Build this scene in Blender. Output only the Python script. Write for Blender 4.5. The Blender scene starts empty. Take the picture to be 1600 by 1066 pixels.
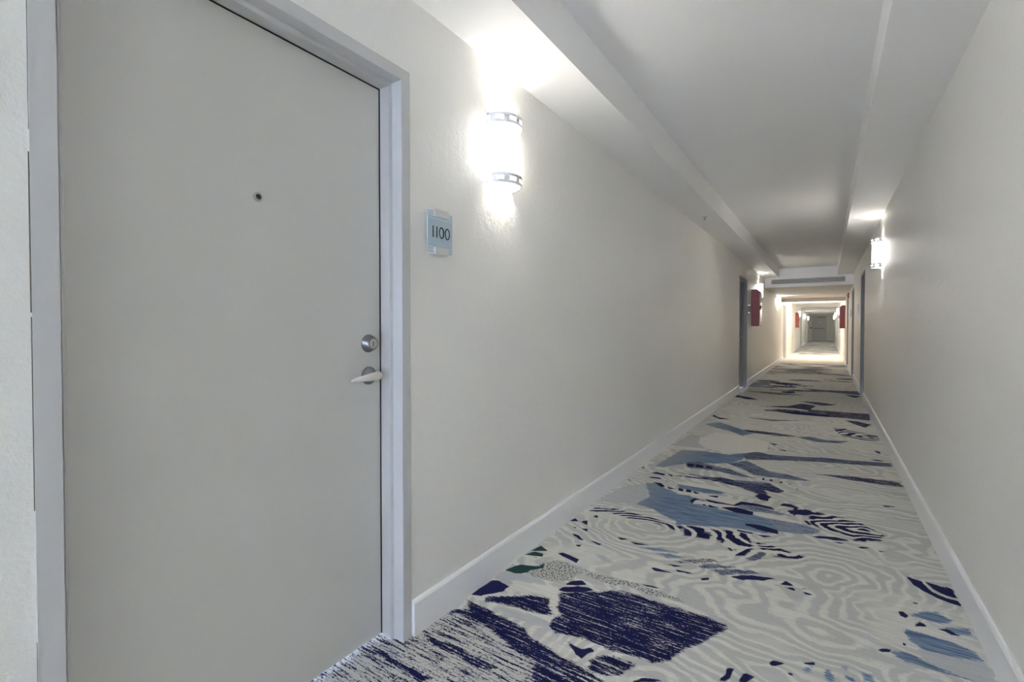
import bpy, bmesh, math, random
import numpy as np
from mathutils import Vector, Matrix

# ---------------------------------------------------------------- camera, light, exposure
scene = bpy.context.scene
C = scene.collection
cam_d = bpy.data.cameras.new('camera')
cam = bpy.data.objects.new('camera', cam_d)
C.objects.link(cam)
cam.location = (0, 0, 1.2)
cam.rotation_euler = (math.radians(90 - 0.957), 0, math.radians(33.283))
cam_d.sensor_width = 36
cam_d.lens = 749.62 / 1600 * 36
cam_d.shift_y = -(533 - 524.03) / 1600
cam_d.clip_start = 0.02
cam_d.clip_end = 200
scene.camera = cam

world = bpy.data.worlds.new('daylight_sky')
scene.world = world
world.use_nodes = True
wn = world.node_tree
wn.nodes['Background'].inputs[0].default_value = (0.56, 0.685, 1.0, 1)
wn.nodes['Background'].inputs[1].default_value = 5.8       # overcast blue daylight, enters by the window behind

vs = scene.view_settings
vs.view_transform = 'Standard'
vs.look = 'None'
vs.gamma = 1
vs.use_curve_mapping = False
vs.exposure = 2.85
scene.cycles.diffuse_bounces = 16
scene.cycles.max_bounces = 20

SHADE_GLOW = 2.8        # emission of each sconce shade
BULB_W = 0.75            # point lamp inside each sconce
LOBBY_GLOW = 2.3

A_, B_ = 1.3387, 0.5112      # left wall at x=-A_, right wall at x=B_
ZS, ZR = 2.4524, 2.669       # soffit and raised ceiling
XIL, XIR = -1.0211, 0.1979   # inner edges of the soffits
YB = 13.81                   # bulkhead
YEND = 50.0
YBACK = -9.5
BBH, BBT = 0.139, 0.015

CARPET = """
NS 0.84 -1322 1642 -1218 1635 -1115 1621 -994 1605 -943 1577 -825 1551 -715 1523 -821 1454 -973 1454 -1104 1506 -1232 1554 -1313 1526 -1310 1554 -1264 1594
NS 0.4 -1333 1360 -1318 1522 -1215 1569 -1081 1552 -709 1442 -505 1347 -1190 898 -1487 933 -1467 1290
NS 0.82 -1459 1184 -1314 1200 -1193 1199 -1113 1204 -1137 1171 -1205 1171 -1331 1181 -1426 1173
NS 0.8 -1320 1360 -1203 1368 -1124 1371 -1015 1366 -944 1355 -1036 1338 -1137 1346 -1241 1343
NS 0.8 -1003 1908 -858 2015 -797 2079 -689 2091 -581 2084 -433 2087 -333 2075 -324 2044 -368 1945 -430 1830 -463 1740 -513 1692 -600 1688 -662 1679 -788 1678 -880 1653 -926 1678 -936 1728 -915 1772 -956 1806 -972 1860
NS 0.72 -671 1633 -625 1656 -587 1651 -543 1651 -577 1600 -583 1569 -625 1541 -688 1534 -700 1592
NS 0.72 -871 1542 -804 1539 -721 1534 -659 1519 -612 1510 -532 1499 -714 1265 -851 1421
NV 0 -540 1567 -515 1603 -490 1617 -447 1624 -486 1602 -519 1577 -523 1542
NS 0.55 -646 2492 -509 2619 -464 2629 -498 2565 -623 2495
MX 0.6 -629 2516 -509 2618 -452 2613 -521 2562 -622 2490
MX 0.6 -534 2512 -486 2573 -370 2602 -428 2553 -511 2493
MX 0.6 -474 2506 -366 2578 -301 2607 -250 2597 -344 2538 -425 2483
MX 0.65 -347 2730 -281 2863 -255 2854 -275 2765 -310 2716
MX 0.6 -511 2552 -369 2608 -428 2558 -502 2507
MX 0.6 -474 2504 -350 2592 -255 2592 -305 2573 -415 2484
NV 0 -384 2491 -293 2561 -184 2593 -249 2534 -320 2487
NV 0 -170 2538 -149 2590 -120 2564 -146 2547
NV 0 -154 2518 -122 2541 -106 2516
NV 0 -98 2557 -80 2569 -59 2562
NV 0 -85 2525 -69 2531 -42 2523 -69 2510
NV 0 -1328 1684 -1318 1837 -1287 1851 -1215 1835 -1218 1791 -1248 1748 -1282 1703
NS 0.88 -1251 1689 -1252 1716 -1158 1778 -1093 1826 -1012 1851 -998 1799 -948 1760 -986 1725 -1084 1712 -1168 1699 -1236 1677
NV 0 -1006 1991 -992 2044 -958 2066 -924 2044 -957 2010
NV 0 -1015 1930 -1005 1960 -954 2006 -904 2027 -870 2018 -922 1963 -988 1927
NV 0 -1184 2251 -1160 2275 -1059 2246 -1053 2205 -1144 2229
NV 0 -834 1636 -786 1621 -749 1626 -731 1645 -710 1635 -725 1606 -729 1573 -759 1584
NV 0 326 2966 380 2935 407 2848 452 2820 490 2811 492 2766 420 2793 376 2834 341 2897
NV 0 390 2942 436 2934 488 2895 492 2835 459 2842 423 2870
NV 0 449 2936 490 2932 491 2892 467 2917
NV 0 263 2570 282 2583 296 2554 284 2528 268 2546
NV 0 314 2700 342 2695 328 2678
NV 0 297 2473 326 2530 345 2505 325 2492
NV 0 375 2510 410 2526 457 2498 418 2489 395 2504
NV 0 246 2326 261 2317 249 2302
NV 0 170 2224 191 2246 216 2252 185 2215
NV 0 479 2560 491 2533 489 2558
NV 0 -167 1911 -151 1944 -110 1952 -151 1907
NV 0 -294 1725 -281 1808 -255 1821 -263 1792 -273 1738
NV 0 -239 1759 -224 1817 -191 1818 -218 1768
NV 0 -64 1994 -24 2019 -25 1998 -52 1985
NV 0 -111 1910 -82 1904 -92 1889
NV 0 169 2222 211 2258 201 2226
BL 0 -62 1951 -34 1987 -32 1950 -54 1939
BL 0 1 1993 19 2004 39 1941 12 1928
BL 0 110 2050 140 2049 144 2010 117 2000
BL 0 58 2044 76 2048 71 2021
BL 0 64 1992 84 1999 90 1979 67 1977
BL 0 295 2563 350 2629 399 2651 437 2607 393 2559 348 2559
BL 0 266 2430 340 2443 408 2427 470 2404 486 2353 390 2321 309 2314 272 2356
BL 0 204 2238 249 2267 293 2242 343 2223 403 2207 447 2203 340 2200 248 2194
BL 0 396 2534 486 2578 489 2523 420 2504
LG 0 221 2122 251 2159 297 2169 335 2170 268 2143 212 2099
LG 0 289 2317 484 2345 494 2196 401 2199 310 2216
BL 0 -1155 3634 -1103 3682 -965 3576 -812 3508 -609 3507 -532 3067 -618 3036 -721 2994 -856 3066 -941 3145 -1011 3161 -1071 3163 -1040 3359
LG 0 -1327 3060 -1268 3481 -1146 3627 -989 3195 -1043 3119 -1142 3137
BL 0 -902 3544 -795 3543 -778 3440 -702 3383 -568 3369 -383 3393 -265 3397 -135 3394 -61 3375 -21 3344 -58 3265 -152 3219 -224 3203 -292 3128 -394 3125 -596 3059 -755 2972
MX 0.4 -317 3381 -135 3394 -61 3375 -21 3344 -58 3265 -152 3219 -226 3219
MX 0.5 -501 3504 -451 3572 -367 3602 -288 3551 -177 3509 -272 3485 -391 3461 -468 3478
BL 0 -940 3748 -703 3772 -599 3741 -634 3683 -778 3649 -917 3658
BL 0 -1179 4816 -1013 4880 -756 4880 -614 5055 -633 4764 -707 4570 -920 4431 -1033 4357 -1156 4139 -1233 4122 -1200 4550
MX 0.75 -859 4026 -693 4105 -516 4079 -358 4154 -253 4016 -277 3928 -373 3963 -333 3798 -349 3720 -398 3733 -410 3841 -536 3932 -707 3982
NV 0 -423 3785 -388 3867 -323 3827 -326 3718 -379 3723
NV 0 -707 3527 -513 3510 -486 3613 -369 3621 -305 3611 -267 3561 -301 3567 -376 3579 -461 3557 -505 3491 -523 3494 -667 3484
NV 0 -582 3420 -497 3479 -387 3448 -388 3381 -482 3376
NV 0 -416 3219 -324 3237 -236 3220 -221 3156 -295 3157 -401 3186
NV 0 -862 3661 -827 3658 -813 3609 -852 3605
NV 0 -810 3657 -755 3620 -787 3599
NV 0 -918 3662 -883 3647 -869 3602 -902 3600
NV 0 -711 3609 -627 3641 -638 3595
NV 0 -696 3412 -676 3417 -674 3376
NV 0 -662 3426 -606 3400 -641 3378
NV 0 -783 3437 -773 3504 -732 3510 -758 3453 -751 3376
NV 0 -259 3672 -234 3734 -190 3743 -137 3686 -202 3672
NV 0 -209 3593 -136 3670 -66 3657 17 3664 -117 3567 -179 3545
NR 0 -86 3569 -14 3662 87 3654 183 3610 252 3515 289 3469 261 3369 146 3287 72 3382 -13 3377 -72 3435
NV 0 -108 3464 -88 3477 -62 3408 -86 3409
NR 0 -178 3725 -143 3686 -15 3672 -91 3575 -167 3516
NV 0 -58 3238 48 3292 128 3278 43 3238 -12 3235
NV 0 31 3210 65 3224 100 3210 65 3205
NV 0 151 3202 178 3225 212 3233 181 3204
NV 0 240 3219 283 3218 251 3200
NV 0 310 4060 377 4071 434 4083 333 4028
NR 0 -1287 2890 -1271 2995 -1155 3010 -1021 2999 -909 2998 -829 2967 -756 2954 -715 2972 -703 2875 -780 2897 -907 2933 -1020 2904 -1154 2924 -1277 2883
NR 0 -709 2993 -670 2994 -524 3024 -500 2886 -607 2854 -683 2841
NR 0 -713 2983 -672 3001 -523 3016 -477 3054 -416 3062 -355 3056 -349 2970 -321 2891 -348 2768 -388 2729 -489 2879 -607 2853 -679 2844
NR 0 -446 2795 -404 2836 -389 2766
NR 0 -326 2978 -231 2970 -151 2941 -81 2917 -80 2883 -177 2848 -241 2831 -289 2898
NV 0 -436 3097 -349 3098 -352 3078 -428 3071
NV 0 -337 3080 -251 3101 -286 3060
NV 0 -60 3236 35 3280 34 3243 -34 3223
NV 0 -1318 2665 -1312 2727 -1270 2687
NV 0 -1258 2690 -1238 2738 -1201 2663
NV 0 -1272 2592 -1245 2601 -1248 2580
NV 0 -1210 2595 -1183 2617 -1167 2580
NV 0 -1229 2516 -1191 2513 -1135 2459 -1167 2458
NV 0 -1149 2388 -1123 2408 -1121 2367
NV 0 -1125 2495 -1030 2475 -1045 2451
NV 0 -1229 2804 -1216 2850 -1189 2802
NV 0 -998 2609 -924 2617 -963 2584
NV 0 -910 2592 -793 2607 -870 2573
NV 0 -735 2363 -705 2375 -619 2369 -697 2347
BL 0 -846 2550 -752 2602 -649 2599 -765 2557
BL 0 -751 2530 -690 2563 -598 2569 -686 2512
NV 0 -671 2449 -585 2473 -632 2437
NV 0 -622 2418 -525 2420 -598 2397
NS 0.6 12 4660 173 4705 298 4717 450 4742 486 4700 491 4608 379 4603 200 4596
GR 0 -1325 1948 -1277 2040 -1195 2068 -1191 2122 -1169 2070 -1213 2016 -1230 1964 -1261 1948
GR 0 -1318 2191 -1308 2276 -1240 2242
GR 0 -1324 2132 -1293 2199 -1248 2204 -1236 2170
GR 0 -1284 2133 -1208 2158 -1250 2137
SP 0.5 -1247 1991 -1193 2113 -1155 2183 -1034 2173 -994 2129 -1003 2030 -1058 1988 -1178 1968
SP 0.55 -1055 2189 -947 2153 -831 2169 -724 2181 -712 2146 -845 2128 -939 2105
SP 0.55 -972 2137 -833 2174 -774 2174 -808 2108 -897 2107
SP 0.6 -763 2144 -661 2174 -504 2161 -543 2135 -672 2123
NV 0 -731 2183 -690 2197 -614 2201 -664 2184
NV 0 -736 2361 -704 2375 -615 2370 -681 2359
NV 0 -621 2415 -532 2425 -555 2403
NV 0 -497 2394 -460 2425 -453 2403 -484 2381
LG 0 -1326 1858 -1321 1943 -1229 1962 -1117 1956 -1175 1855 -1239 1851
LG 0 -1312 1672 -1192 1652 -1145 1693 -1066 1703 -941 1705 -914 1657 -1018 1645 -1125 1644
LG 0 -1029 2361 -973 2359 -888 2304 -937 2284
MX 0.6 -1033 4357 -1018 4432 -942 4460 -758 4405 -678 4384 -594 4311 -464 4230 -580 4213 -734 4267 -885 4265 -987 4232
NV 0 -1026 4362 -966 4383 -942 4278 -997 4276
NV 0 -948 4377 -893 4378 -869 4299 -929 4287
NV 0 -871 4386 -805 4368 -810 4314 -847 4307
MX 0.6 -721 4560 -593 4754 -401 4499 -389 4368 -533 4397
MX 0.55 -1098 4045 -918 4068 -698 4063 -371 4165 -361 4064 -553 4018 -764 4035
NV 0 -1202 3914 -1170 3966 -1094 3947 -1089 3902
NV 0 -1091 3962 -1035 3956 -1031 3911
NV 0 -1030 3965 -957 3976 -965 3948
NV 0 -1194 3813 -1100 3830 -1083 3798 -1162 3784
NV 0 -1057 3786 -994 3772 -1036 3764
NV 0 -958 3982 -762 4022 -756 3991 -923 3960
NV 0 -771 3993 -696 4013 -717 3972
NV 0 -682 4011 -590 3994 -611 3954
NV 0 -1121 3697 -1062 3700 -1009 3641 -1028 3608
NV 0 -997 3649 -926 3619 -976 3599
NV 0 -1322 3679 -1257 3628 -1278 3622
NV 0 -1320 4015 -1302 4050 -1278 3999
MX 0.65 -660 4979 -559 5148 -444 5096 -176 5167 -26 5243 187 5274 485 5358 480 5218 259 5143 -57 5058 -384 4907 -607 4783
MX 0.6 -593 4481 -447 4502 -257 4484 -120 4408 -83 4385 -263 4340 -491 4315
MX 0.6 -259 6066 -152 6179 7 6072 207 6150 119 5981 -87 5924
NS 0.75 -821 6184 -596 6190 -356 6148 -240 6097 -473 6020 -737 6058
NS 0.75 -96 4617 96 4687 308 4726 484 4684 493 4610 365 4586 164 4593 -7 4620
NV 0 -426 4274 -403 4275 -398 4208 -417 4208
NV 0 -370 4271 -342 4270 -342 4219 -361 4219
NV 0 -298 4254 -274 4251 -272 4203 -291 4203
NV 0 -246 4232 -213 4224 -219 4196
NV 0 -194 4133 -166 4122 -169 4101
NV 0 390 5830 440 5789 439 5694 404 5728
NV 0 -496 5368 -449 5368 -464 5328
NV 0 -400 5349 -319 5368 -325 5315
NV 0 -500 5617 -409 5583 -433 5524
NV 0 312 5411 376 5423 467 5407 388 5376
NS 0.7 -816 7739 -589 7996 -226 8016 160 8214 459 8061 478 7685 210 7713 -92 7703 -412 7761
NS 0.8 204 7507 329 7503 468 7350 385 7098 297 7263
NR 0 71 6887 238 6816 476 6638 476 6308 219 6257 128 6475
NV 0 81 6749 167 6876 220 6889 100 6657
NS 0.85 -1293 6897 -1280 6990 -1179 6831 -1036 6781 -1156 6702
BL 0 -1121 6498 -921 6279 -682 5999 -776 5823 -933 6015 -1094 6101 -1258 6266
LG 0 -1309 4960 -1270 5616 -1148 5525 -1098 5193 -950 5009 -1127 4985
CR 0 -1137 5424 -1053 5816 -803 5806 -508 5677 -466 5215 -765 4936 -998 5023 -1098 5193
CR 0 -390 3446 -326 3473 -189 3446 -96 3419 -186 3395 -317 3381 -375 3395
CR 0 -760 3474 -679 3483 -518 3462 -582 3416 -706 3401 -749 3384
CR 0 -957 3818 -751 3845 -554 3870 -421 3822 -414 3768 -511 3751 -701 3761 -940 3748
CR 0 -895 3572 -771 3617 -621 3644 -487 3619 -516 3525 -691 3542 -884 3527
CR 0 -1318 1679 -1236 1750 -1161 1793 -1089 1840 -1012 1868 -994 1813 -935 1758 -941 1705 -1066 1703 -1168 1689 -1259 1672
CR 0 -1036 1947 -972 1872 -927 1774 -942 1729 -969 1716 -952 1747 -964 1790 -1007 1815 -1026 1882
CR 0 -1237 1890 -1036 1946 -998 1911 -1003 1885 -1172 1810 -1201 1814
NS 0.85 -1039 11958 -800 11932 -398 11752 -645 11430 -895 11503
MX 0.65 -430 11022 14 10907 521 11044 502 10448 -163 10678
NS 0.85 -1341 9042 -1312 9274 -1072 9058 -930 8848 -1111 8820
NS 0.8 -840 8141 -472 8417 -325 8769 -130 8664 -203 8121 -403 8220
NR 0 -634 8000 -327 8085 -316 7830 -547 7788
NS 0.75 -367 9069 -61 9073 157 8913 -59 8735
MX 0.7 -219 8211 211 8215 499 8255 476 7667 137 7695 -205 7687
NV 0 -660 7791 -250 7873 139 7791 326 7865 13 7661 -375 7657
NS 0.8 264 10378 518 10294 411 9987
NS 0.85 299 7482 451 7346 404 7102 313 7256
NS 0.6 -900 7050 -597 7060 -227 7184 -586 6925
MX 0.5 -1423 11632 -1090 11796 -949 11165 -1315 10751
NS 0.6 -1310 9936 -853 10044 -283 9890 -736 9698
"""
RINGS = [(-0.86, 2.842, 1.5, 1.0), (0.193, 3.498, 1.3, 0.8), (-0.844, 5.442, 1.8, 0.9), (-1.308, 3.311, 1.0, 1.0), (-0.028, 2.229, 2.2, 0.9), (0.017, 2.755, 1.0, 1.1), (0.111, 4.237, 2.0, 1.0), (-0.496, 1.567, 1.0, 1.0), (0.444, 6.489, 1.5, 1.0), (0.591, 3.361, 2.2, 1.0), (-0.115, 2.47, 1.1, 1.5), (0.336, 2.055, 1.0, 1.0), (-0.288, 4.939, 2.4, 1.0), (-0.948, 6.586, 2.0, 1.0)]

# ---------------------------------------------------------------- node helpers
def new_mat(name):
    m = bpy.data.materials.new(name)
    m.use_nodes = True
    nt = m.node_tree
    return m, nt, nt.nodes['Principled BSDF']

def node(nt, typ, **kw):
    n = nt.nodes.new(typ)
    for k, v in kw.items():
        if k.startswith('i_'):
            key = k[2:]
            key = int(key) if key.isdigit() else key.replace('_', ' ')
            if isinstance(v, bpy.types.NodeSocket):
                nt.links.new(v, n.inputs[key])
            else:
                n.inputs[key].default_value = v
        else:
            setattr(n, k, v)
    return n

def mth(nt, op, a, b=None, c=None, clamp=False):
    n = nt.nodes.new('ShaderNodeMath')
    n.operation = op
    n.use_clamp = clamp
    for i, v in enumerate((a, b, c)):
        if v is None:
            continue
        if isinstance(v, bpy.types.NodeSocket):
            nt.links.new(v, n.inputs[i])
        else:
            n.inputs[i].default_value = v
    return n.outputs[0]

def mixc(nt, fac, a, b):
    n = nt.nodes.new('ShaderNodeMix')
    n.data_type = 'RGBA'
    for sock, v in ((n.inputs[0], fac), (n.inputs[6], a), (n.inputs[7], b)):
        if isinstance(v, bpy.types.NodeSocket):
            nt.links.new(v, sock)
        elif isinstance(v, (tuple, list)):
            sock.default_value = (*v, 1) if len(v) == 3 else v
        else:
            sock.default_value = v
    return n.outputs[2]

def noise(nt, scale, detail=2, rough=0.5, vec=None, mapscale=None, loc=(0, 0, 0)):
    tc = nt.nodes.new('ShaderNodeTexCoord')
    v = tc.outputs['Object']
    if mapscale:
        mp = nt.nodes.new('ShaderNodeMapping')
        mp.inputs['Scale'].default_value = mapscale
        mp.inputs['Location'].default_value = loc
        nt.links.new(v, mp.inputs[0])
        v = mp.outputs[0]
    n = nt.nodes.new('ShaderNodeTexNoise')
    n.inputs['Scale'].default_value = scale
    n.inputs['Detail'].default_value = detail
    n.inputs['Roughness'].default_value = rough
    nt.links.new(v, n.inputs['Vector'])
    return n.outputs['Fac']

def paint(name, col, rough=0.5, bump=0.0, bscale=120, spec=0.4, mottled=0.0):
    m, nt, b = new_mat(name)
    b.inputs['Roughness'].default_value = rough
    b.inputs['Specular IOR Level'].default_value = spec
    f = noise(nt, 1.7, 3, 0.6)
    d = mottled
    lo = tuple(max(0, c * (1 - d)) for c in col)
    hi = tuple(min(1, c * (1 + d)) for c in col)
    nt.links.new(mixc(nt, f, lo, hi), b.inputs['Base Color'])
    if bump > 0:
        n1 = noise(nt, bscale, 2, 0.55)
        n2 = noise(nt, bscale * 0.28, 2, 0.5)
        s = mth(nt, 'ADD', mth(nt, 'MULTIPLY', n1, 0.6), mth(nt, 'MULTIPLY', n2, 0.8))
        bp = node(nt, 'ShaderNodeBump', i_Strength=bump, i_Distance=0.003)
        nt.links.new(s, bp.inputs['Height'])
        nt.links.new(bp.outputs[0], b.inputs['Normal'])
    return m

def metal(name, col, rough=0.35, metallic=1.0):
    m, nt, b = new_mat(name)
    b.inputs['Metallic'].default_value = metallic
    f = noise(nt, 60, 2, 0.5, mapscale=(1, 1, 8))
    nt.links.new(mixc(nt, f, tuple(c * 0.9 for c in col), col), b.inputs['Base Color'])
    b.inputs['Roughness'].default_value = rough
    return m

def glow(name, col, strength):
    m, nt, b = new_mat(name)
    b.inputs['Base Color'].default_value = (0.85, 0.85, 0.85, 1)
    b.inputs['Emission Color'].default_value = (*col, 1)
    b.inputs['Emission Strength'].default_value = strength
    return m

M_wall = paint('wall_paint', (0.875, 0.86, 0.815), 0.42, 0.75, 90, 0.4, 0.01)
M_soffit = paint('ceiling_paint', (0.90, 0.895, 0.88), 0.6, 0.05, 100, 0.3, 0.01)
M_door = paint('door_paint', (0.66, 0.65, 0.615), 0.45, 0.03, 60, 0.35, 0.015)
M_frame = paint('door_frame_paint', (0.60, 0.595, 0.59), 0.4, 0.03, 80, 0.4, 0.01)
M_fdoor = paint('grey_door_paint', (0.40, 0.40, 0.39), 0.5, 0.02, 60)
M_base = paint('baseboard_paint', (0.93, 0.93, 0.93), 0.35, 0.02, 60, 0.45, 0.01)
M_gap = paint('door_gap_shadow_seal', (0.02, 0.02, 0.02), 0.8)
M_crack = paint('caulk_crack', (0.16, 0.14, 0.11), 0.9)
M_cream = paint('cream_lobby_paint', (0.62, 0.575, 0.51), 0.5)
M_nickel = metal('brushed_nickel', (0.62, 0.61, 0.59), 0.32)
M_steel = metal('dark_brushed_steel', (0.30, 0.305, 0.32), 0.36)
M_lever = metal('satin_lever_nickel', (0.80, 0.77, 0.72), 0.5, 0.35)
M_alu = metal('satin_aluminium', (0.80, 0.80, 0.80), 0.42, 0.85)
M_black = paint('black_lettering', (0.012, 0.014, 0.02), 0.5)
M_dark = paint('dark_plastic', (0.05, 0.05, 0.05), 0.5)
M_red = paint('red_enamel', (0.33, 0.07, 0.065), 0.4, 0, 60, 0.5, 0.04)
M_vent = paint('vent_grey', (0.66, 0.66, 0.66), 0.5)
M_white = paint('white_plastic', (0.8, 0.8, 0.8), 0.4)
M_shade = glow('lit_white_shade', (1.0, 0.96, 0.90), SHADE_GLOW)
M_panel = glow('lit_ceiling_panel', (1.0, 0.93, 0.82), LOBBY_GLOW)
M_tube = glow('lit_tube_diffuser', (1.0, 0.97, 0.92), 2.2)

def glass_mat():
    m, nt, b = new_mat('frosted_blue_glass')
    b.inputs['Base Color'].default_value = (0.60, 0.73, 0.82, 1)
    b.inputs['Roughness'].default_value = 0.12
    b.inputs['Alpha'].default_value = 1.0
    b.inputs['Transmission Weight'].default_value = 0.15
    b.inputs['IOR'].default_value = 1.45
    return m
M_glass = glass_mat()

def window_glass():
    m, nt, b = new_mat('clear_window_glass')
    b.inputs['Base Color'].default_value = (1, 1, 1, 1)
    b.inputs['Roughness'].default_value = 0.0
    b.inputs['Transmission Weight'].default_value = 1.0
    b.inputs['IOR'].default_value = 1.02
    return m
M_pane = window_glass()

def tile_mat():
    m, nt, b = new_mat('cream_tile')
    tc = nt.nodes.new('ShaderNodeTexCoord')
    sep = nt.nodes.new('ShaderNodeSeparateXYZ')
    nt.links.new(tc.outputs['Object'], sep.inputs[0])
    cmb = nt.nodes.new('ShaderNodeCombineXYZ')
    nt.links.new(sep.outputs[1], cmb.inputs[0])
    nt.links.new(sep.outputs[2], cmb.inputs[1])
    br = node(nt, 'ShaderNodeTexBrick', i_Scale=1.0)
    nt.links.new(cmb.outputs[0], br.inputs['Vector'])
    br.inputs['Color1'].default_value = (0.66, 0.60, 0.47, 1)
    br.inputs['Color2'].default_value = (0.62, 0.50, 0.45, 1)
    br.inputs['Mortar'].default_value = (0.68, 0.65, 0.6, 1)
    br.inputs['Brick Width'].default_value = 0.7
    br.inputs['Row Height'].default_value = 0.14
    br.inputs['Mortar Size'].default_value = 0.02
    nt.links.new(br.outputs['Color'], b.inputs['Base Color'])
    b.inputs['Roughness'].default_value = 0.35
    return m
M_tile = tile_mat()

# ---------------------------------------------------------------- mesh helpers
def bx(bm, x0, x1, y0, y1, z0, z1):
    v = [bm.verts.new(p) for p in ((x0, y0, z0), (x1, y0, z0), (x1, y1, z0), (x0, y1, z0),
                                   (x0, y0, z1), (x1, y0, z1), (x1, y1, z1), (x0, y1, z1))]
    for f in ((3, 2, 1, 0), (4, 5, 6, 7), (0, 1, 5, 4), (1, 2, 6, 5), (2, 3, 7, 6), (3, 0, 4, 7)):
        bm.faces.new([v[i] for i in f])

def extrude_poly(bm, pts, axis, a, b):
    """pts: 2D points in the plane normal to axis; extruded from a to b"""
    def P(u, w, t):
        return {'x': (t, u, w), 'y': (u, t, w), 'z': (u, w, t)}[axis]
    lo = [bm.verts.new(P(u, w, a)) for u, w in pts]
    hi = [bm.verts.new(P(u, w, b)) for u, w in pts]
    bm.faces.new(lo[::-1]); bm.faces.new(hi)
    n = len(pts)
    for i in range(n):
        bm.faces.new((lo[i], lo[(i + 1) % n], hi[(i + 1) % n], hi[i]))

def lathe(bm, prof, seg=32, mat=Matrix()):
    """prof: list of (r, h) revolved around local z"""
    rings = []
    for r, h in prof:
        if r < 1e-6:
            rings.append([bm.verts.new(mat @ Vector((0, 0, h)))])
        else:
            rings.append([bm.verts.new(mat @ Vector((r * math.cos(2 * math.pi * i / seg), r * math.sin(2 * math.pi * i / seg), h))) for i in range(seg)])
    for a, b in zip(rings, rings[1:]):
        for i in range(seg):
            j = (i + 1) % seg
            if len(a) == 1 and len(b) == 1:
                continue
            if len(a) == 1:
                bm.faces.new((a[0], b[j], b[i]))
            elif len(b) == 1:
                bm.faces.new((a[i], a[j], b[0]))
            else:
                bm.faces.new((a[i], a[j], b[j], b[i]))

def arc_band(bm, r0, r1, z0, z1, a0, a1, seg=28):
    """a curved bar around the z axis between radii r0<r1"""
    cs = []
    for i in range(seg + 1):
        t = a0 + (a1 - a0) * i / seg
        c, s = math.cos(t), math.sin(t)
        cs.append([bm.verts.new((r * c, r * s, z)) for r, z in ((r0, z0), (r1, z0), (r1, z1), (r0, z1))])
    for a, b in zip(cs, cs[1:]):
        for k in range(4):
            l = (k + 1) % 4
            bm.faces.new((a[k], a[l], b[l], b[k]))
    bm.faces.new(cs[0][::-1]); bm.faces.new(cs[-1])

def obj(name, bm, mat, parent=None, smooth=False, bevel=0.0, seg=2):
    bmesh.ops.recalc_face_normals(bm, faces=bm.faces)
    me = bpy.data.meshes.new(name)
    bm.to_mesh(me); bm.free()
    me.materials.append(mat)
    o = bpy.data.objects.new(name, me)
    C.objects.link(o)
    if parent:
        o.parent = parent
    if smooth:
        for p in me.polygons:
            p.use_smooth = True
        try:
            me.set_sharp_from_angle(angle=math.radians(40))
        except Exception:
            pass
    if bevel > 0:
        md = o.modifiers.new('bevel', 'BEVEL')
        md.width = bevel; md.segments = seg; md.limit_method = 'ANGLE'
    return o

def NB():
    return bmesh.new()

def box_obj(name, dims, mat, parent=None, bevel=0.0):
    bm = NB(); bx(bm, *dims)
    return obj(name, bm, mat, parent, False, bevel)

def struct(o):
    o['kind'] = 'structure'
    return o

def thing(name, label, cat, loc=(0, 0, 0), rz=0.0, group=None):
    o = bpy.data.objects.new(name, None)
    o.empty_display_size = 0.1
    C.objects.link(o)
    o.location = loc; o.rotation_euler = (0, 0, rz)
    if label:
        o['label'] = label; o['category'] = cat
    if group:
        o['group'] = group
    return o

def copy_thing(root, loc, rz, label, z=None):
    r = root.copy(); C.objects.link(r)
    r.location = loc; r.rotation_euler = (0, 0, rz)
    r['label'] = label
    for ch in root.children:
        c = ch.copy(); C.objects.link(c); c.parent = r
        for g in ch.children:
            d = g.copy(); C.objects.link(d); d.parent = c
    return r

# ---------------------------------------------------------------- carpet
class VNoise:
    def __init__(self, seed, n=64):
        self.g = np.random.RandomState(seed).rand(n, n); self.n = n
    def __call__(self, x, y):
        x0 = np.floor(x).astype(int); y0 = np.floor(y).astype(int)
        fx = x - x0; fy = y - y0
        fx = fx * fx * (3 - 2 * fx); fy = fy * fy * (3 - 2 * fy)
        n = self.n; g = self.g
        a = g[x0 % n, y0 % n]; b = g[(x0 + 1) % n, y0 % n]
        c = g[x0 % n, (y0 + 1) % n]; d = g[(x0 + 1) % n, (y0 + 1) % n]
        return (a * (1 - fx) + b * fx) * (1 - fy) + (c * (1 - fx) + d * fx) * fy - 0.5

def poly_sd(P, X, Y):
    n = len(P)
    best = np.full(X.shape, 1e9); inside = np.zeros(X.shape, bool)
    for i in range(n):
        ax, ay = P[i]; bx_, by_ = P[(i + 1) % n]
        ex, ey = bx_ - ax, by_ - ay
        L = ex * ex + ey * ey + 1e-12
        t = np.clip(((X - ax) * ex + (Y - ay) * ey) / L, 0, 1)
        d = (X - ax - t * ex) ** 2 + (Y - ay - t * ey) ** 2
        best = np.minimum(best, d)
        cond = ((ay > Y) != (by_ > Y))
        with np.errstate(divide='ignore', invalid='ignore'):
            xi = ax + (Y - ay) * ex / (ey if abs(ey) > 1e-12 else 1e-12)
        inside ^= cond & (X < xi)
    d = np.sqrt(best)
    return np.where(inside, d, -d)

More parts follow.
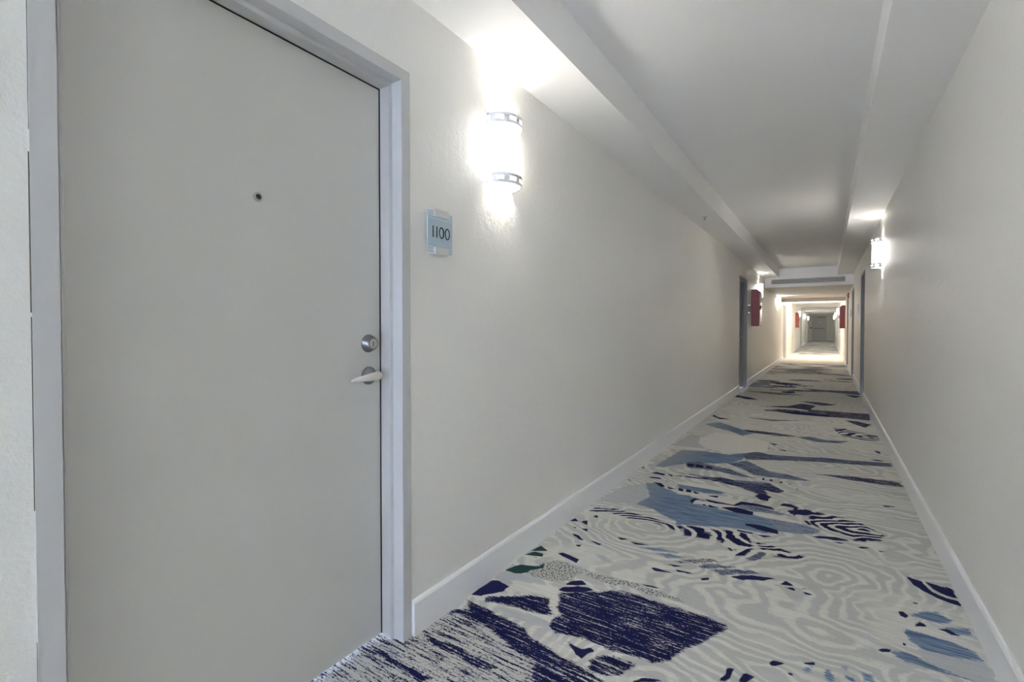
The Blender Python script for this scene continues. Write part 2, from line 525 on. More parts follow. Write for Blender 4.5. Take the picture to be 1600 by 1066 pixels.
def make_floor():
    xs = np.arange(-1.50, 0.681, 0.009)
    ys = np.concatenate([np.arange(YBACK - 0.1, 0.6, 0.08), np.arange(0.6, 4.0, 0.010), np.arange(4.0, 7.5, 0.02),
                         np.arange(7.5, 14.0, 0.06), np.arange(14.0, YEND + 0.3, 0.5)])
    X, Y = np.meshgrid(xs, ys)
    nx, ny = len(xs), len(ys)
    S = {k: np.full(X.shape, -1.0) for k in ('NV', 'NS', 'MX', 'BL', 'GR', 'SP', 'NR', 'LG', 'CR')}
    DN = np.full(X.shape, 0.7); DM = np.full(X.shape, 0.6)
    n1 = VNoise(1); n2 = VNoise(2); n3 = VNoise(3)
    polys = []
    for ln in CARPET.strip().splitlines():
        w = ln.split()
        v = [float(q) / 1000 for q in w[2:]]
        polys.append((w[0], float(w[1]), list(zip(v[::2], v[1::2]))))
    # beyond and behind what can be made out: the same vocabulary of marks, scattered
    rnd = random.Random(7)
    def blob(c, d, cx, cy, lx, ly):
        pts = []
        m = 12
        for k in range(m):
            t = 2 * math.pi * k / m
            r = rnd.uniform(0.7, 1.15)
            pts.append((cx + lx * r * math.cos(t), cy + ly * r * math.sin(t) + 0.15 * lx * math.cos(t)))
        polys.append((c, d, pts))
    yy = 10.2
    while yy < 14.5:
        blob(rnd.choice(['NS', 'MX', 'NS', 'NR', 'LG']), rnd.uniform(0.55, 0.85), rnd.uniform(-1.3, 0.5), yy, rnd.uniform(0.12, 0.4), rnd.uniform(0.06, 0.2))
        yy += rnd.uniform(0.12, 0.35)
    yy = YBACK
    while yy < 0.5:
        blob(rnd.choice(['NS', 'BL', 'NS', 'NR', 'LG']), rnd.uniform(0.55, 0.85), rnd.uniform(-1.3, 0.5), yy, rnd.uniform(0.12, 0.4), rnd.uniform(0.06, 0.2))
        yy += rnd.uniform(0.2, 0.5)
    wx = X + 0.010 * n1(X * 18, Y * 22) + 0.006 * n2(X * 50, Y * 60)
    wy = Y + 0.008 * n2(X * 20, Y * 26) + 0.006 * n3(X * 45, Y * 70)
    for c, d, P in polys:
        px = [q[0] for q in P]; py = [q[1] for q in P]
        j0 = max(0, np.searchsorted(ys, min(py) - 0.12)); j1 = np.searchsorted(ys, max(py) + 0.12) + 1
        if j1 <= j0:
            continue
        sl = slice(j0, j1)
        sd = poly_sd(P, wx[sl], wy[sl])
        if c in ('NS', 'SP'):
            DN[sl] = np.where((sd > S[c][sl]) & (sd > -0.05) | ((sd > 0) & (d > DN[sl])), d, DN[sl])
        if c == 'MX':
            DM[sl] = np.where((sd > S[c][sl]) & (sd > -0.05), d, DM[sl])
        S[c][sl] = np.maximum(S[c][sl], sd)
    # growth-ring phase
    rings = list(RINGS)
    r2 = random.Random(11)
    yy = 7.3
    while yy < 14:
        rings.append((r2.uniform(-1.3, 0.5), yy, r2.uniform(1.2, 2.2), 0.9)); yy += r2.uniform(0.5, 1.0)
    yy = 0.9
    while yy > YBACK:
        rings.append((r2.uniform(-1.3, 0.5), yy, r2.uniform(1.0, 2.0), 0.9)); yy -= r2.uniform(0.5, 0.9)
    PH = np.full(X.shape, 1e9)
    for (cx, cy, sx, sy) in rings:
        d = np.sqrt(((X - cx) / sx) ** 2 + ((Y - cy) / sy) ** 2)
        PH = np.minimum(PH, d)
    PH = PH / 0.058 + 2.2 * n1(X * 3.1, Y * 3.6) + 1.3 * n2(X * 7, Y * 9) + 0.6 * n3(X * 15, Y * 19)

    me = bpy.data.meshes.new('floor')
    co = np.stack([X.ravel(), Y.ravel(), np.zeros(X.size)], 1)
    idx = np.arange(nx * ny).reshape(ny, nx)
    q = np.stack([idx[:-1, :-1], idx[:-1, 1:], idx[1:, 1:], idx[1:, :-1]], -1).reshape(-1, 4)
    me.vertices.add(len(co)); me.vertices.foreach_set('co', co.ravel().astype(np.float32))
    me.loops.add(q.size); me.loops.foreach_set('vertex_index', q.ravel().astype(np.int32))
    me.polygons.add(len(q)); me.polygons.foreach_set('loop_start', np.arange(0, q.size, 4, dtype=np.int32))
    me.update(calc_edges=True)
    def put(nm, arr):
        at = me.attributes.new(nm, 'FLOAT', 'POINT')
        at.data.foreach_set('value', arr.ravel().astype(np.float32))
    for k, v in S.items():
        put('s' + k, v)
    put('dens', DN); put('densm', DM); put('phase', PH)
    me.materials.append(carpet_mat())
    o = bpy.data.objects.new('floor', me)
    C.objects.link(o)
    return struct(o)

def carpet_mat():
    m, nt, b = new_mat('patterned_carpet')
    def attr(nm):
        n = nt.nodes.new('ShaderNodeAttribute'); n.attribute_name = nm
        return n.outputs['Fac']
    def sm(v, lo, hi):
        n = nt.nodes.new('ShaderNodeMapRange'); n.interpolation_type = 'SMOOTHSTEP'
        nt.links.new(v, n.inputs[0]); n.inputs[1].default_value = lo; n.inputs[2].default_value = hi
        return n.outputs[0]
    tuft = noise(nt, 1, 1, 0.5, mapscale=(110, 420, 1))          # single tufts, rows run across the corridor
    fray = mth(nt, 'MULTIPLY', mth(nt, 'SUBTRACT', mth(nt, 'ADD', mth(nt, 'MULTIPLY', tuft, 0.5), mth(nt, 'MULTIPLY', noise(nt, 1, 2, 0.6, mapscale=(16, 170, 1), loc=(6, 6, 0)), 0.8)), 0.65), 0.055)
    fray_s = mth(nt, 'MULTIPLY', mth(nt, 'SUBTRACT', tuft, 0.5), 0.008)
    streak = noise(nt, 1, 4, 0.62, mapscale=(7, 105, 1))
    fine = noise(nt, 1, 2, 0.7, mapscale=(75, 260, 1), loc=(3, 1, 0))
    speck = noise(nt, 1, 3, 0.75, mapscale=(95, 150, 1), loc=(9, 4, 0))
    broad = noise(nt, 1, 3, 0.5, mapscale=(1.3, 3.0, 1), loc=(2, 7, 0))
    slow = noise(nt, 1, 4, 0.6, mapscale=(5, 70, 1), loc=(4, 2, 0))
    def mask(nm, edge=fray, soft=0.0016):
        return sm(mth(nt, 'ADD', attr('s' + nm), edge), -soft, soft)
    cream = mixc(nt, sm(slow, 0.40, 0.62), (0.76, 0.74, 0.675), (0.84, 0.82, 0.755))
    grey = mixc(nt, sm(slow, 0.35, 0.65), (0.585, 0.585, 0.555), (0.63, 0.63, 0.60))
    # growth rings
    ph = mth(nt, 'ADD', attr('phase'), mth(nt, 'MULTIPLY', noise(nt, 1, 2, 0.5, mapscale=(40, 60, 1)), 0.35))
    tri = mth(nt, 'ABSOLUTE', mth(nt, 'SUBTRACT', mth(nt, 'FRACT', ph), 0.5))      # 0.5 at line, 0 between
    width = mth(nt, 'ADD', 0.29, mth(nt, 'MULTIPLY', mth(nt, 'SUBTRACT', broad, 0.5), 0.5))
    ln_ = mth(nt, 'SUBTRACT', tri, width)
    line = sm(ln_, -0.11, 0.11)
    base = mixc(nt, line, grey, cream)
    # some plain cream areas
    plain = sm(broad, 0.56, 0.66)
    base = mixc(nt, mth(nt, 'MULTIPLY', plain, 0.75), base, cream)
    col = base
    lgc = mixc(nt, sm(slow, 0.4, 0.6), (0.55, 0.56, 0.565), (0.61, 0.615, 0.61))
    col = mixc(nt, mask('LG'), col, lgc)
    blc = mixc(nt, sm(slow, 0.35, 0.65), (0.115, 0.19, 0.34), (0.30, 0.38, 0.50))
    blc = mixc(nt, sm(streak, 0.60, 0.68), blc, (0.08, 0.12, 0.25))
    # dye fades out towards the left selvedge
    sx = nt.nodes.new('ShaderNodeSeparateXYZ'); tc = nt.nodes.new('ShaderNodeTexCoord')
    nt.links.new(tc.outputs['Object'], sx.inputs[0])
    fade = sm(mth(nt, 'ADD', sx.outputs[0], mth(nt, 'MULTIPLY', slow, 0.25)), -1.28, -0.72)
    blc = mixc(nt, fade, (0.43, 0.45, 0.47), blc)
    col = mixc(nt, mask('BL'), col, blc)
    mxd = sm(mth(nt, 'ADD', mth(nt, 'MULTIPLY', mth(nt, 'ADD', fine, streak), 0.5), mth(nt, 'MULTIPLY', mth(nt, 'SUBTRACT', attr('densm'), 0.5), 0.30)), 0.505, 0.56)
    mxc = mixc(nt, mxd, (0.32, 0.37, 0.47), (0.018, 0.020, 0.085))
    col = mixc(nt, mask('MX'), col, mxc)
    spd = sm(speck, 0.50, 0.54)
    spc = mixc(nt, spd, (0.72, 0.72, 0.66), (0.035, 0.055, 0.065))
    col = mixc(nt, mask('SP'), col, spc)
    col = mixc(nt, mask('GR', fray_s), col, mixc(nt, fine, (0.018, 0.065, 0.065), (0.035, 0.085, 0.085)))
    col = mixc(nt, mask('CR'), col, cream)
    navy = mixc(nt, sm(fine, 0.3, 0.7), (0.007, 0.008, 0.050), (0.020, 0.024, 0.120))
    nsv = mth(nt, 'ADD', mth(nt, 'ADD', mth(nt, 'MULTIPLY', streak, 0.62), mth(nt, 'MULTIPLY', fine, 0.38)),
              mth(nt, 'MULTIPLY', mth(nt, 'SUBTRACT', attr('dens'), 0.5), 0.22))
    nsd = sm(nsv, 0.485, 0.515)
    nsc = mixc(nt, nsd, (0.68, 0.67, 0.62), navy)
    col = mixc(nt, mask('NS'), col, nsc)
    nrm = mth(nt, 'MULTIPLY', mask('NR'), sm(mth(nt, 'SUBTRACT', 0.28, tri), -0.03, 0.03))
    col = mixc(nt, nrm, col, navy)
    col = mixc(nt, mask('NV', fray_s), col, mixc(nt, sm(fine, 0.3, 0.7), (0.012, 0.013, 0.075), (0.028, 0.032, 0.12)))
    # beyond the bulkhead: the same design, seen from afar as dark drifts across the corridor
    far1 = noise(nt, 1, 3, 0.6, mapscale=(0.9, 2.0, 1), loc=(5, 3, 0))
    far_on = sm(sx.outputs[1], 14.0, 14.6)
    fd = mth(nt, 'MULTIPLY', sm(mth(nt, 'ADD', far1, mth(nt, 'MULTIPLY', mth(nt, 'SUBTRACT', streak, 0.5), 0.3)), 0.47, 0.54), far_on)
    col = mixc(nt, mth(nt, 'MULTIPLY', fd, 0.9), col, mixc(nt, streak, (0.02, 0.025, 0.07), (0.25, 0.27, 0.30)))
    # pale polished floor of the lift lobby
    lob = mth(nt, 'MULTIPLY', sm(sx.outputs[1], 18.5, 18.55), mth(nt, 'SUBTRACT', 1.0, sm(sx.outputs[1], 24.8, 24.85)))
    col = mixc(nt, lob, col, (0.46, 0.425, 0.375))
    # tuft-to-tuft value
    v = mixc(nt, mth(nt, 'MULTIPLY', mth(nt, 'SUBTRACT', 1.0, lob), 1.0), (1, 1, 1), mixc(nt, tuft, (0.82, 0.82, 0.82), (1.12, 1.12, 1.12)))
    mul = nt.nodes.new('ShaderNodeMix'); mul.data_type = 'RGBA'; mul.blend_type = 'MULTIPLY'
    mul.inputs[0].default_value = 1
    nt.links.new(col, mul.inputs[6]); nt.links.new(v, mul.inputs[7])
    nt.links.new(mul.outputs[2], b.inputs['Base Color'])
    b.inputs['Roughness'].default_value = 0.95
    b.inputs['Specular IOR Level'].default_value = 0.1
    bp = node(nt, 'ShaderNodeBump', i_Strength=0.35, i_Distance=0.004)
    nt.links.new(tuft, bp.inputs['Height']); nt.links.new(bp.outputs[0], b.inputs['Normal'])
    return m

floor = make_floor()
box_obj('floor', (-1.6, 0.8, YBACK - 0.1, YEND + 0.3, -0.12, -0.004), M_crack)['kind'] = 'structure'

# ---------------------------------------------------------------- walls with door openings
WT = 0.16
TOP = 2.80
# openings: (y0, y1, top)
L_OPEN = [(0.3205, 1.2815, 2.123), (9.63, 10.55, 2.10), (20.1, 21.5, 2.02), (34.0, 34.95, 2.05), (42.0, 42.95, 2.05)]
R_OPEN = [(9.75, 10.70, 2.10), (13.42, 14.40, 2.06), (16.9, 17.85, 2.06), (33.0, 33.95, 2.05), (41.0, 41.95, 2.05)]

def wall(name, side, opens, mat):
    bm = NB()
    x0, x1 = (-A_ - WT, -A_) if side < 0 else (B_, B_ + WT)
    y = YBACK
    for (a, b, t) in opens:
        bx(bm, x0, x1, y, a - 0.006, -0.01, TOP)
        bx(bm, x0, x1, a - 0.006, b + 0.006, t + 0.006, TOP)
        y = b + 0.006
    bx(bm, x0, x1, y, YEND, -0.01, TOP)
    return struct(obj(name, bm, mat))

wall_left = wall('wall_left', -1, L_OPEN, M_wall)
wall_right = wall('wall_right', 1, R_OPEN, M_wall)
struct(box_obj('wall_end', (-A_ - WT, B_ + WT, YEND, YEND + 0.15, -0.01, TOP), M_wall))

# back wall, behind the camera, with a tall window
bm = NB()
wx0, wx1, wz0, wz1 = -1.2, 0.38, 0.25, 2.30
bx(bm, -A_ - WT, wx0, YBACK - 0.15, YBACK, -0.01, TOP)
bx(bm, wx1, B_ + WT, YBACK - 0.15, YBACK, -0.01, TOP)
bx(bm, wx0, wx1, YBACK - 0.15, YBACK, -0.01, wz0)
bx(bm, wx0, wx1, YBACK - 0.15, YBACK, wz1, TOP)
struct(obj('wall_back', bm, M_wall))
bm = NB()
for (a, b_, c, d) in ((wx0, wx0 + .05, wz0, wz1), (wx1 - .05, wx1, wz0, wz1), (wx0 + .05, wx1 - .05, wz0, wz0 + .05),
                     (wx0 + .05, wx1 - .05, wz1 - .05, wz1)):
    bx(bm, a, b_, YBACK - 0.10, YBACK - 0.04, c, d)
win = struct(obj('window_1', bm, M_frame))
box_obj('pane', (wx0 + .05, wx1 - .05, YBACK - 0.073, YBACK - 0.067, wz0 + .05, wz1 - .05), M_pane, win)
pl = bpy.data.lights.new('window_portal', 'AREA'); pl.shape = 'RECTANGLE'
pl.size = wx1 - wx0; pl.size_y = wz1 - wz0; pl.cycles.is_portal = True
po = bpy.data.objects.new('window_portal', pl); C.objects.link(po)
po.location = ((wx0 + wx1) / 2, YBACK - 0.155, (wz0 + wz1) / 2)
po.rotation_euler = (math.radians(90), 0, 0)
po.rotation_euler = (math.radians(90), 0, 0)

# ceiling: raised middle, soffits along both walls, bulkhead, lobby and far section
struct(box_obj('ceiling', (XIL, XIR, YBACK, YB, ZR, ZR + 0.12), M_soffit))
struct(box_obj('trim_1', (-A_, XIL, YBACK, YB, ZS, ZR + 0.12), M_soffit))
struct(box_obj('trim_2', (XIR, B_, YBACK, YB, ZS, ZR + 0.12), M_soffit))
struct(box_obj('trim_3', (-A_, B_, YB, 19.3, 2.205, TOP), M_soffit))          # bulkhead and low ceiling behind it
struct(box_obj('trim_4', (-A_, B_, 19.3, 19.6, 2.09, TOP), M_cream))           # header over the lobby
struct(box_obj('ceiling', (-A_, B_, 19.6, YEND, 2.42, TOP), M_soffit))
for i, y in enumerate((24.9, 29.5, 34.5, 39.5, 44.5)):
    struct(box_obj('trim_%d' % (5 + i), (-A_, B_, y, y + 0.35, 2.27, 2.42), M_soffit))
    
# warm lobby linings standing on the two walls
struct(box_obj('wall_lobby_left', (-A_, -A_ + 0.012, 21.6, 26.0, 0, 2.27), M_tile))
struct(box_obj('wall_lobby_right', (B_ - 0.012, B_, 18.6, 26.0, 0, 2.09), M_cream))

# baseboards, profile with a small step at the top
def baseboard(name, side, runs):
    bm = NB()
    s = 1 if side < 0 else -1
    xw = -A_ if side < 0 else B_
    prof = [(xw, 0), (xw + s * BBT, 0), (xw + s * BBT, BBH - 0.012), (xw + s * (BBT - 0.004), BBH - 0.004), (xw + s * 0.006, BBH), (xw, BBH)]
    for a, b in runs:
        extrude_poly(bm, prof, 'y', a, b)
    return struct(obj(name, bm, M_base))
baseboard('baseboard_left', -1, [(YBACK, 0.270), (1.330, 9.57), (10.61, 20.04), (26.0, 33.9), (35.05, 41.9), (43.05, YEND)])
baseboard('baseboard_right', 1, [(YBACK, 9.69), (10.76, 13.36), (14.46, 16.84), (17.91, 18.6), (26.0, 32.9), (34.05, 40.9), (42.05, YEND)])
bm = NB(); bx(bm, -A_ + BBT, -1.12, YEND - BBT, YEND, 0, BBH); bx(bm, -0.02, B_ - BBT, YEND - BBT, YEND, 0, BBH)
struct(obj('baseboard_end', bm, M_base))

# ---------------------------------------------------------------- the near door
def frame_profile():
    # (outward from the opening, depth into the wall); corridor face at depth 0
    return [(0.043, 0.0), (0.0015, 0.0), (0.0, 0.0015), (0.0, 0.046), (-0.0125, 0.049), (-0.0135, 0.051), (-0.0135, 0.098), (-0.004, 0.098), (-0.004, 0.150), (0.005, 0.150), (0.005, 0.010), (0.043, 0.010)]

def door_frame(name, side, y0, y1, top, parent, mat, proud=0.004):
    """welded steel frame: two jambs and a head with mitred joints"""
    bm = NB()
    prof = frame_profile()
    s = -1 if side < 0 else 1
    xw = (-A_ + proud) if side < 0 else (B_ - proud)
    secs = []
    for (py, pz, dy, dz) in ((y0, 0.0, -1, 0), (y0, top, -1, 1), (y1, top, 1, 1), (y1, 0.0, 1, 0)):
        secs.append([bm.verts.new((xw + s * (d + (proud if d > 0.002 else 0)), py + dy * o, pz + dz * o)) for o, d in prof])
    n = len(prof)
    for a, b in zip(secs, secs[1:]):
        for i in range(n):
            j = (i + 1) % n
            bm.faces.new((a[i], a[j], b[j], b[i]))
    bm.faces.new(secs[0][::-1]); bm.faces.new(secs[-1])
    return obj(name, bm, mat, parent)

d1 = struct(thing('door_1', None, None, (0, 0, 0)))
door_frame('door_frame', -1, 0.3205, 1.2815, 2.123, d1, M_frame)
leaf = box_obj('door_leaf', (-A_ - 0.145, -A_ - 0.1035, 0.3275, 1.2755, 0.008, 2.118), M_door, d1, 0.0015)
box_obj('stop_bead', (-A_ - 0.098, -A_ - 0.049, 0.334, 0.3405, 0.0, 2.11), M_frame, d1, 0.0015)
# hairline of old caulk round the casing
bm = NB()
yo0, yo1, zt = 0.3205 - 0.043, 1.2815 + 0.043, 2.123 + 0.043
rr = random.Random(3)
zz = 0.02
while zz < 2.15:
    L = rr.uniform(0.10, 0.45); w = rr.uniform(0.001, 0.0024)
    if rr.random() < 0.9:
        bx(bm, -A_, -A_ + 0.0008, yo0 - w, yo0, zz, min(zz + L, 2.16))
    zz += L + rr.uniform(0, 0.06)
bx(bm, -A_, -A_ + 0.0006, yo1, yo1 + 0.0007, BBH + 0.01, 2.12)
bx(bm, -A_, -A_ + 0.0006, 0.35, 1.30, zt, zt + 0.0008)
obj('caulk_line', bm, M_crack, d1)
# dark strips painting in the gap shadow where leaf meets stop
bm = NB()
bx(bm, -A_ - 0.1034, -A_ - 0.0985, 1.2665, 1.2715, 0.01, 2.112)
bx(bm, -A_ - 0.1034, -A_ - 0.0985, 0.335, 1.2715, 2.107, 2.112)
obj('door_seal', bm, M_gap, d1)

XD = -A_ - 0.1035      # face of the leaf
# peephole
RX = Matrix.Rotation(math.radians(90), 4, 'Y')     # local z -> +x
def at(x, y, z):
    return Matrix.Translation((x, y, z)) @ RX
bm = NB(); lathe(bm, [(0.0, 0), (0.0140, 0), (0.0140, 0.0045), (0.0115, 0.008), (0.0086, 0.008), (0.0080, 0.004)], 28, at(XD, 0.795, 1.594))
pe = obj('peephole', bm, M_nickel, d1, True)
bm = NB(); lathe(bm, [(0.0079, 0.001), (0.0079, 0.0034), (0.0045, 0.0034), (0.0040, 0.0052), (0.0, 0.0058)], 24, at(XD, 0.795, 1.594))
obj('lens', bm, M_dark, pe, True)
# deadbolt: tapered cylinder with a keyed plug
DB = (1.212, 1.139)
bm = NB(); lathe(bm, [(0.0, 0), (0.0335, 0), (0.0335, 0.003), (0.0315, 0.006), (0.0245, 0.026), (0.0225, 0.028), (0.0195, 0.028), (0.0185, 0.0265), (0.0, 0.0265)], 40, at(XD, *DB))
dbo = obj('deadbolt', bm, M_steel, d1, True)
bm = NB(); lathe(bm, [(0.0183, 0.026), (0.0183, 0.0285), (0.0165, 0.0295), (0.0150, 0.0285), (0.0, 0.0285)], 32, at(XD, *DB))
obj('key_plug', bm, M_nickel, dbo, True)
bm = NB(); bx(bm, XD + 0.0283, XD + 0.0292, DB[0] - 0.0012, DB[0] + 0.0012, DB[1] - 0.011, DB[1] + 0.004)
lathe(bm, [(0.0022, 0.0283), (0.0022, 0.0293), (0, 0.0293)], 12, at(XD, DB[0], DB[1] + 0.004))
obj('keyway', bm, M_dark, dbo)
# lever on a domed rose
LV = (1.212, 1.018)
bm = NB(); lathe(bm, [(0.0, 0), (0.0335, 0), (0.0335, 0.004), (0.030, 0.010), (0.022, 0.016), (0.014, 0.019), (0.0125, 0.024), (0.0125, 0.050), (0, 0.050)], 40, at(XD, *LV))
lv = obj('door_lever', bm, M_steel, d1, True)
# swept lever arm: thick at hub, tapering to a flat drooping tip
bm = NB()
secs = []
for t in np.linspace(0, 1, 17):
    y = LV[0] + 0.018 - t * 0.135
    x = XD + 0.052 + 0.012 * math.sin(t * math.pi * 0.9) - 0.010 * t
    z = LV[1] + 0.003 - 0.012 * t * t
    hz = 0.0135 * (1 - t) ** 0.8 * min(1.0, 0.45 + 3.5 * t) + 0.0055
    hx = 0.0085 * (1 - 0.45 * t)
    if t > 0.93: hz *= 0.75; hx *= 0.7
    if t < 0.03: hz *= 0.7; hx *= 0.7
    secs.append([bm.verts.new((x + hx * math.cos(a), y, z + hz * math.sin(a))) for a in np.linspace(0, 2 * math.pi, 17)[:-1]])
for a, b in zip(secs, secs[1:]):
    for i in range(16):
        bm.faces.new((a[i], a[(i + 1) % 16], b[(i + 1) % 16], b[i]))
bm.faces.new(secs[0]); bm.faces.new(secs[-1][::-1])
obj('lever_arm', bm, M_lever, lv, True)

# ---------------------------------------------------------------- other doors along the corridor
def far_door(n, side, y0, y1, top, leafmat, frmat, depth=0.10, handle=True):
    d = struct(thing('door_%d' % n, None, None, (0, 0, 0)))
    door_frame('door_frame', side, y0, y1, top, d, frmat)
    s = -1 if side < 0 else 1
    xw = -A_ if side < 0 else B_
    xa, xb = sorted((xw + s * (depth + 0.004), xw + s * (depth + 0.044)))
    box_obj('door_leaf', (xa, xb, y0 + 0.006, y1 - 0.006, 0.01, top - 0.006), leafmat, d)
    if handle:
        bm = NB()
        R = Matrix.Rotation(math.radians(90 if side < 0 else -90), 4, 'Y')
        px = xw + s * (depth + 0.004)
        lathe(bm, [(0, 0), (0.032, 0), (0.030, 0.008), (0.012, 0.016), (0.012, 0.045), (0, 0.045)], 16, Matrix.Translation((px, y1 - 0.07, 1.0)) @ R)
        bx(bm, min(px - s * 0.038, px - s * 0.052), max(px - s * 0.038, px - s * 0.052), y1 - 0.18, y1 - 0.055, 0.99, 1.012)
        obj('door_handle', bm, M_nickel, d)
        bm = NB()
        lathe(bm, [(0, 0), (0.032, 0), (0.024, 0.026), (0, 0.026)], 16, Matrix.Translation((px, y1 - 0.07, 1.13)) @ R)
        obj('deadbolt', bm, M_nickel, d)
    return d
far_door(2, -1, 9.63, 10.55, 2.10, M_fdoor, M_fdoor)
far_door(3, 1, 9.75, 10.70, 2.10, M_fdoor, M_fdoor)
far_door(4, 1, 13.42, 14.40, 2.06, M_fdoor, M_fdoor)
far_door(5, 1, 16.9, 17.85, 2.06, M_fdoor, M_fdoor)
far_door(6, -1, 20.1, 21.5, 2.02, M_fdoor, M_frame, 0.10, False)
far_door(7, -1, 34.0, 34.95, 2.05, M_fdoor, M_frame)
far_door(8, 1, 33.0, 33.95, 2.05, M_fdoor, M_frame)
far_door(9, -1, 42.0, 42.95, 2.05, M_fdoor, M_frame)
far_door(10, 1, 41.0, 41.95, 2.05, M_fdoor, M_frame)
# end door with a panic bar
d11 = struct(thing('door_11', None, None, (0, 0, 0)))
bm = NB()
bx(bm, -1.09, -1.03, YEND - 0.03, YEND, 0, 2.16); bx(bm, -0.11, -0.05, YEND - 0.03, YEND, 0, 2.16); bx(bm, -1.03, -0.11, YEND - 0.03, YEND, 2.10, 2.16)
obj('door_frame', bm, M_frame, d11)
box_obj('door_leaf', (-1.03, -0.11, YEND - 0.02, YEND, 0.01, 2.10), paint('pale_grey_door_paint', (0.66, 0.67, 0.67), 0.5), d11)
box_obj('panic_bar', (-1.00, -0.16, YEND - 0.09, YEND - 0.02, 1.07, 1.13), M_steel, d11)
box_obj('door_closer', (-0.70, -0.16, YEND - 0.08, YEND - 0.02, 2.02, 2.08), M_steel, d11)
box_obj('notice', (-0.62, -0.40, YEND - 0.024, YEND - 0.02, 1.52, 1.68), M_white, d11)
box_obj('kick_notice', (-0.60, -0.42, YEND - 0.026, YEND - 0.02, 1.28, 1.40), M_vent, d11)

# threshold strip at the second left door
t = box_obj('threshold_strip', (-A_ + 0.001, -A_ + 0.05, 9.66, 10.5, 0.0, 0.014), M_base)
t['label'] = 'short white threshold strip on the carpet at the recessed grey left door'
t['category'] = 'threshold'

# ---------------------------------------------------------------- wall sconces
def make_sconce():
    r = thing('wall_sconce', 'x', 'wall light', (0, 0, 0), 0, 'half-round corridor wall sconces')
    H2 = math.pi / 2
    bm = NB(); bx(bm, 0.0, 0.004, -0.098, 0.098, -0.150, 0.150)
    obj('backplate', bm, M_white, r)
    bm = NB(); arc_band(bm, 0.0935, 0.0965, -0.148, 0.148, -H2 * 0.97, H2 * 0.97)
    sh = obj('shade', bm, M_shade, r, True)
    bm = NB(); arc_band(bm, 0.0915, 0.0930, -0.147, 0.147, -H2 * 0.97, H2 * 0.97)  # added liner, keeps the shade's inward glow out of the pools
    obj('inner_liner', bm, M_white, sh, True)
    for nm, s in (('upper_band', 1), ('lower_band', -1)):
        bm = NB()
        def band(r0, r1, a, b):
            arc_band(bm, r0, r1, min(s * a, s * b), max(s * a, s * b), -H2, H2)
        band(0.0970, 0.1065, 0.116, 0.132)
        band(0.0970, 0.1065, 0.149, 0.1625)
        for k in range(5):
            c = math.radians(-74 + 37 * k)
            w = math.radians(8)
            arc_band(bm, 0.0975, 0.1045, min(s * .131, s * .151), max(s * .131, s * .151), c - w, c + w, 4)
        obj(nm, bm, M_sconce, r, True)
    L = bpy.data.lights.new('bulb', 'POINT'); L.energy = BULB_W; L.color = (1, 0.96, 0.90); L.shadow_soft_size = 0.022
    lo = bpy.data.objects.new('bulb', L); C.objects.link(lo); lo.parent = r; lo.location = (0.048, 0, 0.0)
    return r
M_sconce = metal('sconce_nickel', (0.86, 0.86, 0.87), 0.5, 0.0)
s0 = make_sconce()
PI = math.pi
S_L = [(1.933, 2.041, 'large lit wall sconce on the left wall beside the room number plate'),
       (12.45, 2.05, 'lit wall sconce partly hidden behind the nearer left red cabinet'),
       (17.6, 2.02, 'lit wall sconce on the left wall just before the cream lift lobby'),
       (31.5, 1.95, 'small lit sconce on the left wall directly after the far left red cabinet'),
       (38.8, 1.94, 'middle of the three small lit sconces on the far left wall'),
       (46.0, 1.93, 'farthest left lit sconce, nearest the end door')]
S_R = [(6.75, 2.03, 'lit wall sconce on the blank right wall before the first grey door'),
       (30.0, 2.02, 'largest of the three far right sconces, just beyond the lift lobby'),
       (37.5, 2.00, 'middle one of the three small lit sconces on the far right wall'),
       (45.0, 1.97, 'farthest right lit sconce, nearest the end door')]
first = True
for lst, sx_, rz in ((S_L, -A_, 0.0), (S_R, B_, PI)):
    for y, z, lab in lst:
        if first:
            s0.location = (sx_, y, z); s0.rotation_euler = (0, 0, rz); s0['label'] = lab; first = False
        else:
            copy_thing(s0, (sx_, y, z), rz, lab)
copy_thing(s0, (B_, -2.4, 2.03), PI, 'lit wall sconce on the right wall behind the camera')  # both sconces behind the camera are unseen, added for fill light
copy_thing(s0, (-A_, -6.0, 2.03), 0, 'lit wall sconce on the left wall near the window behind the camera')

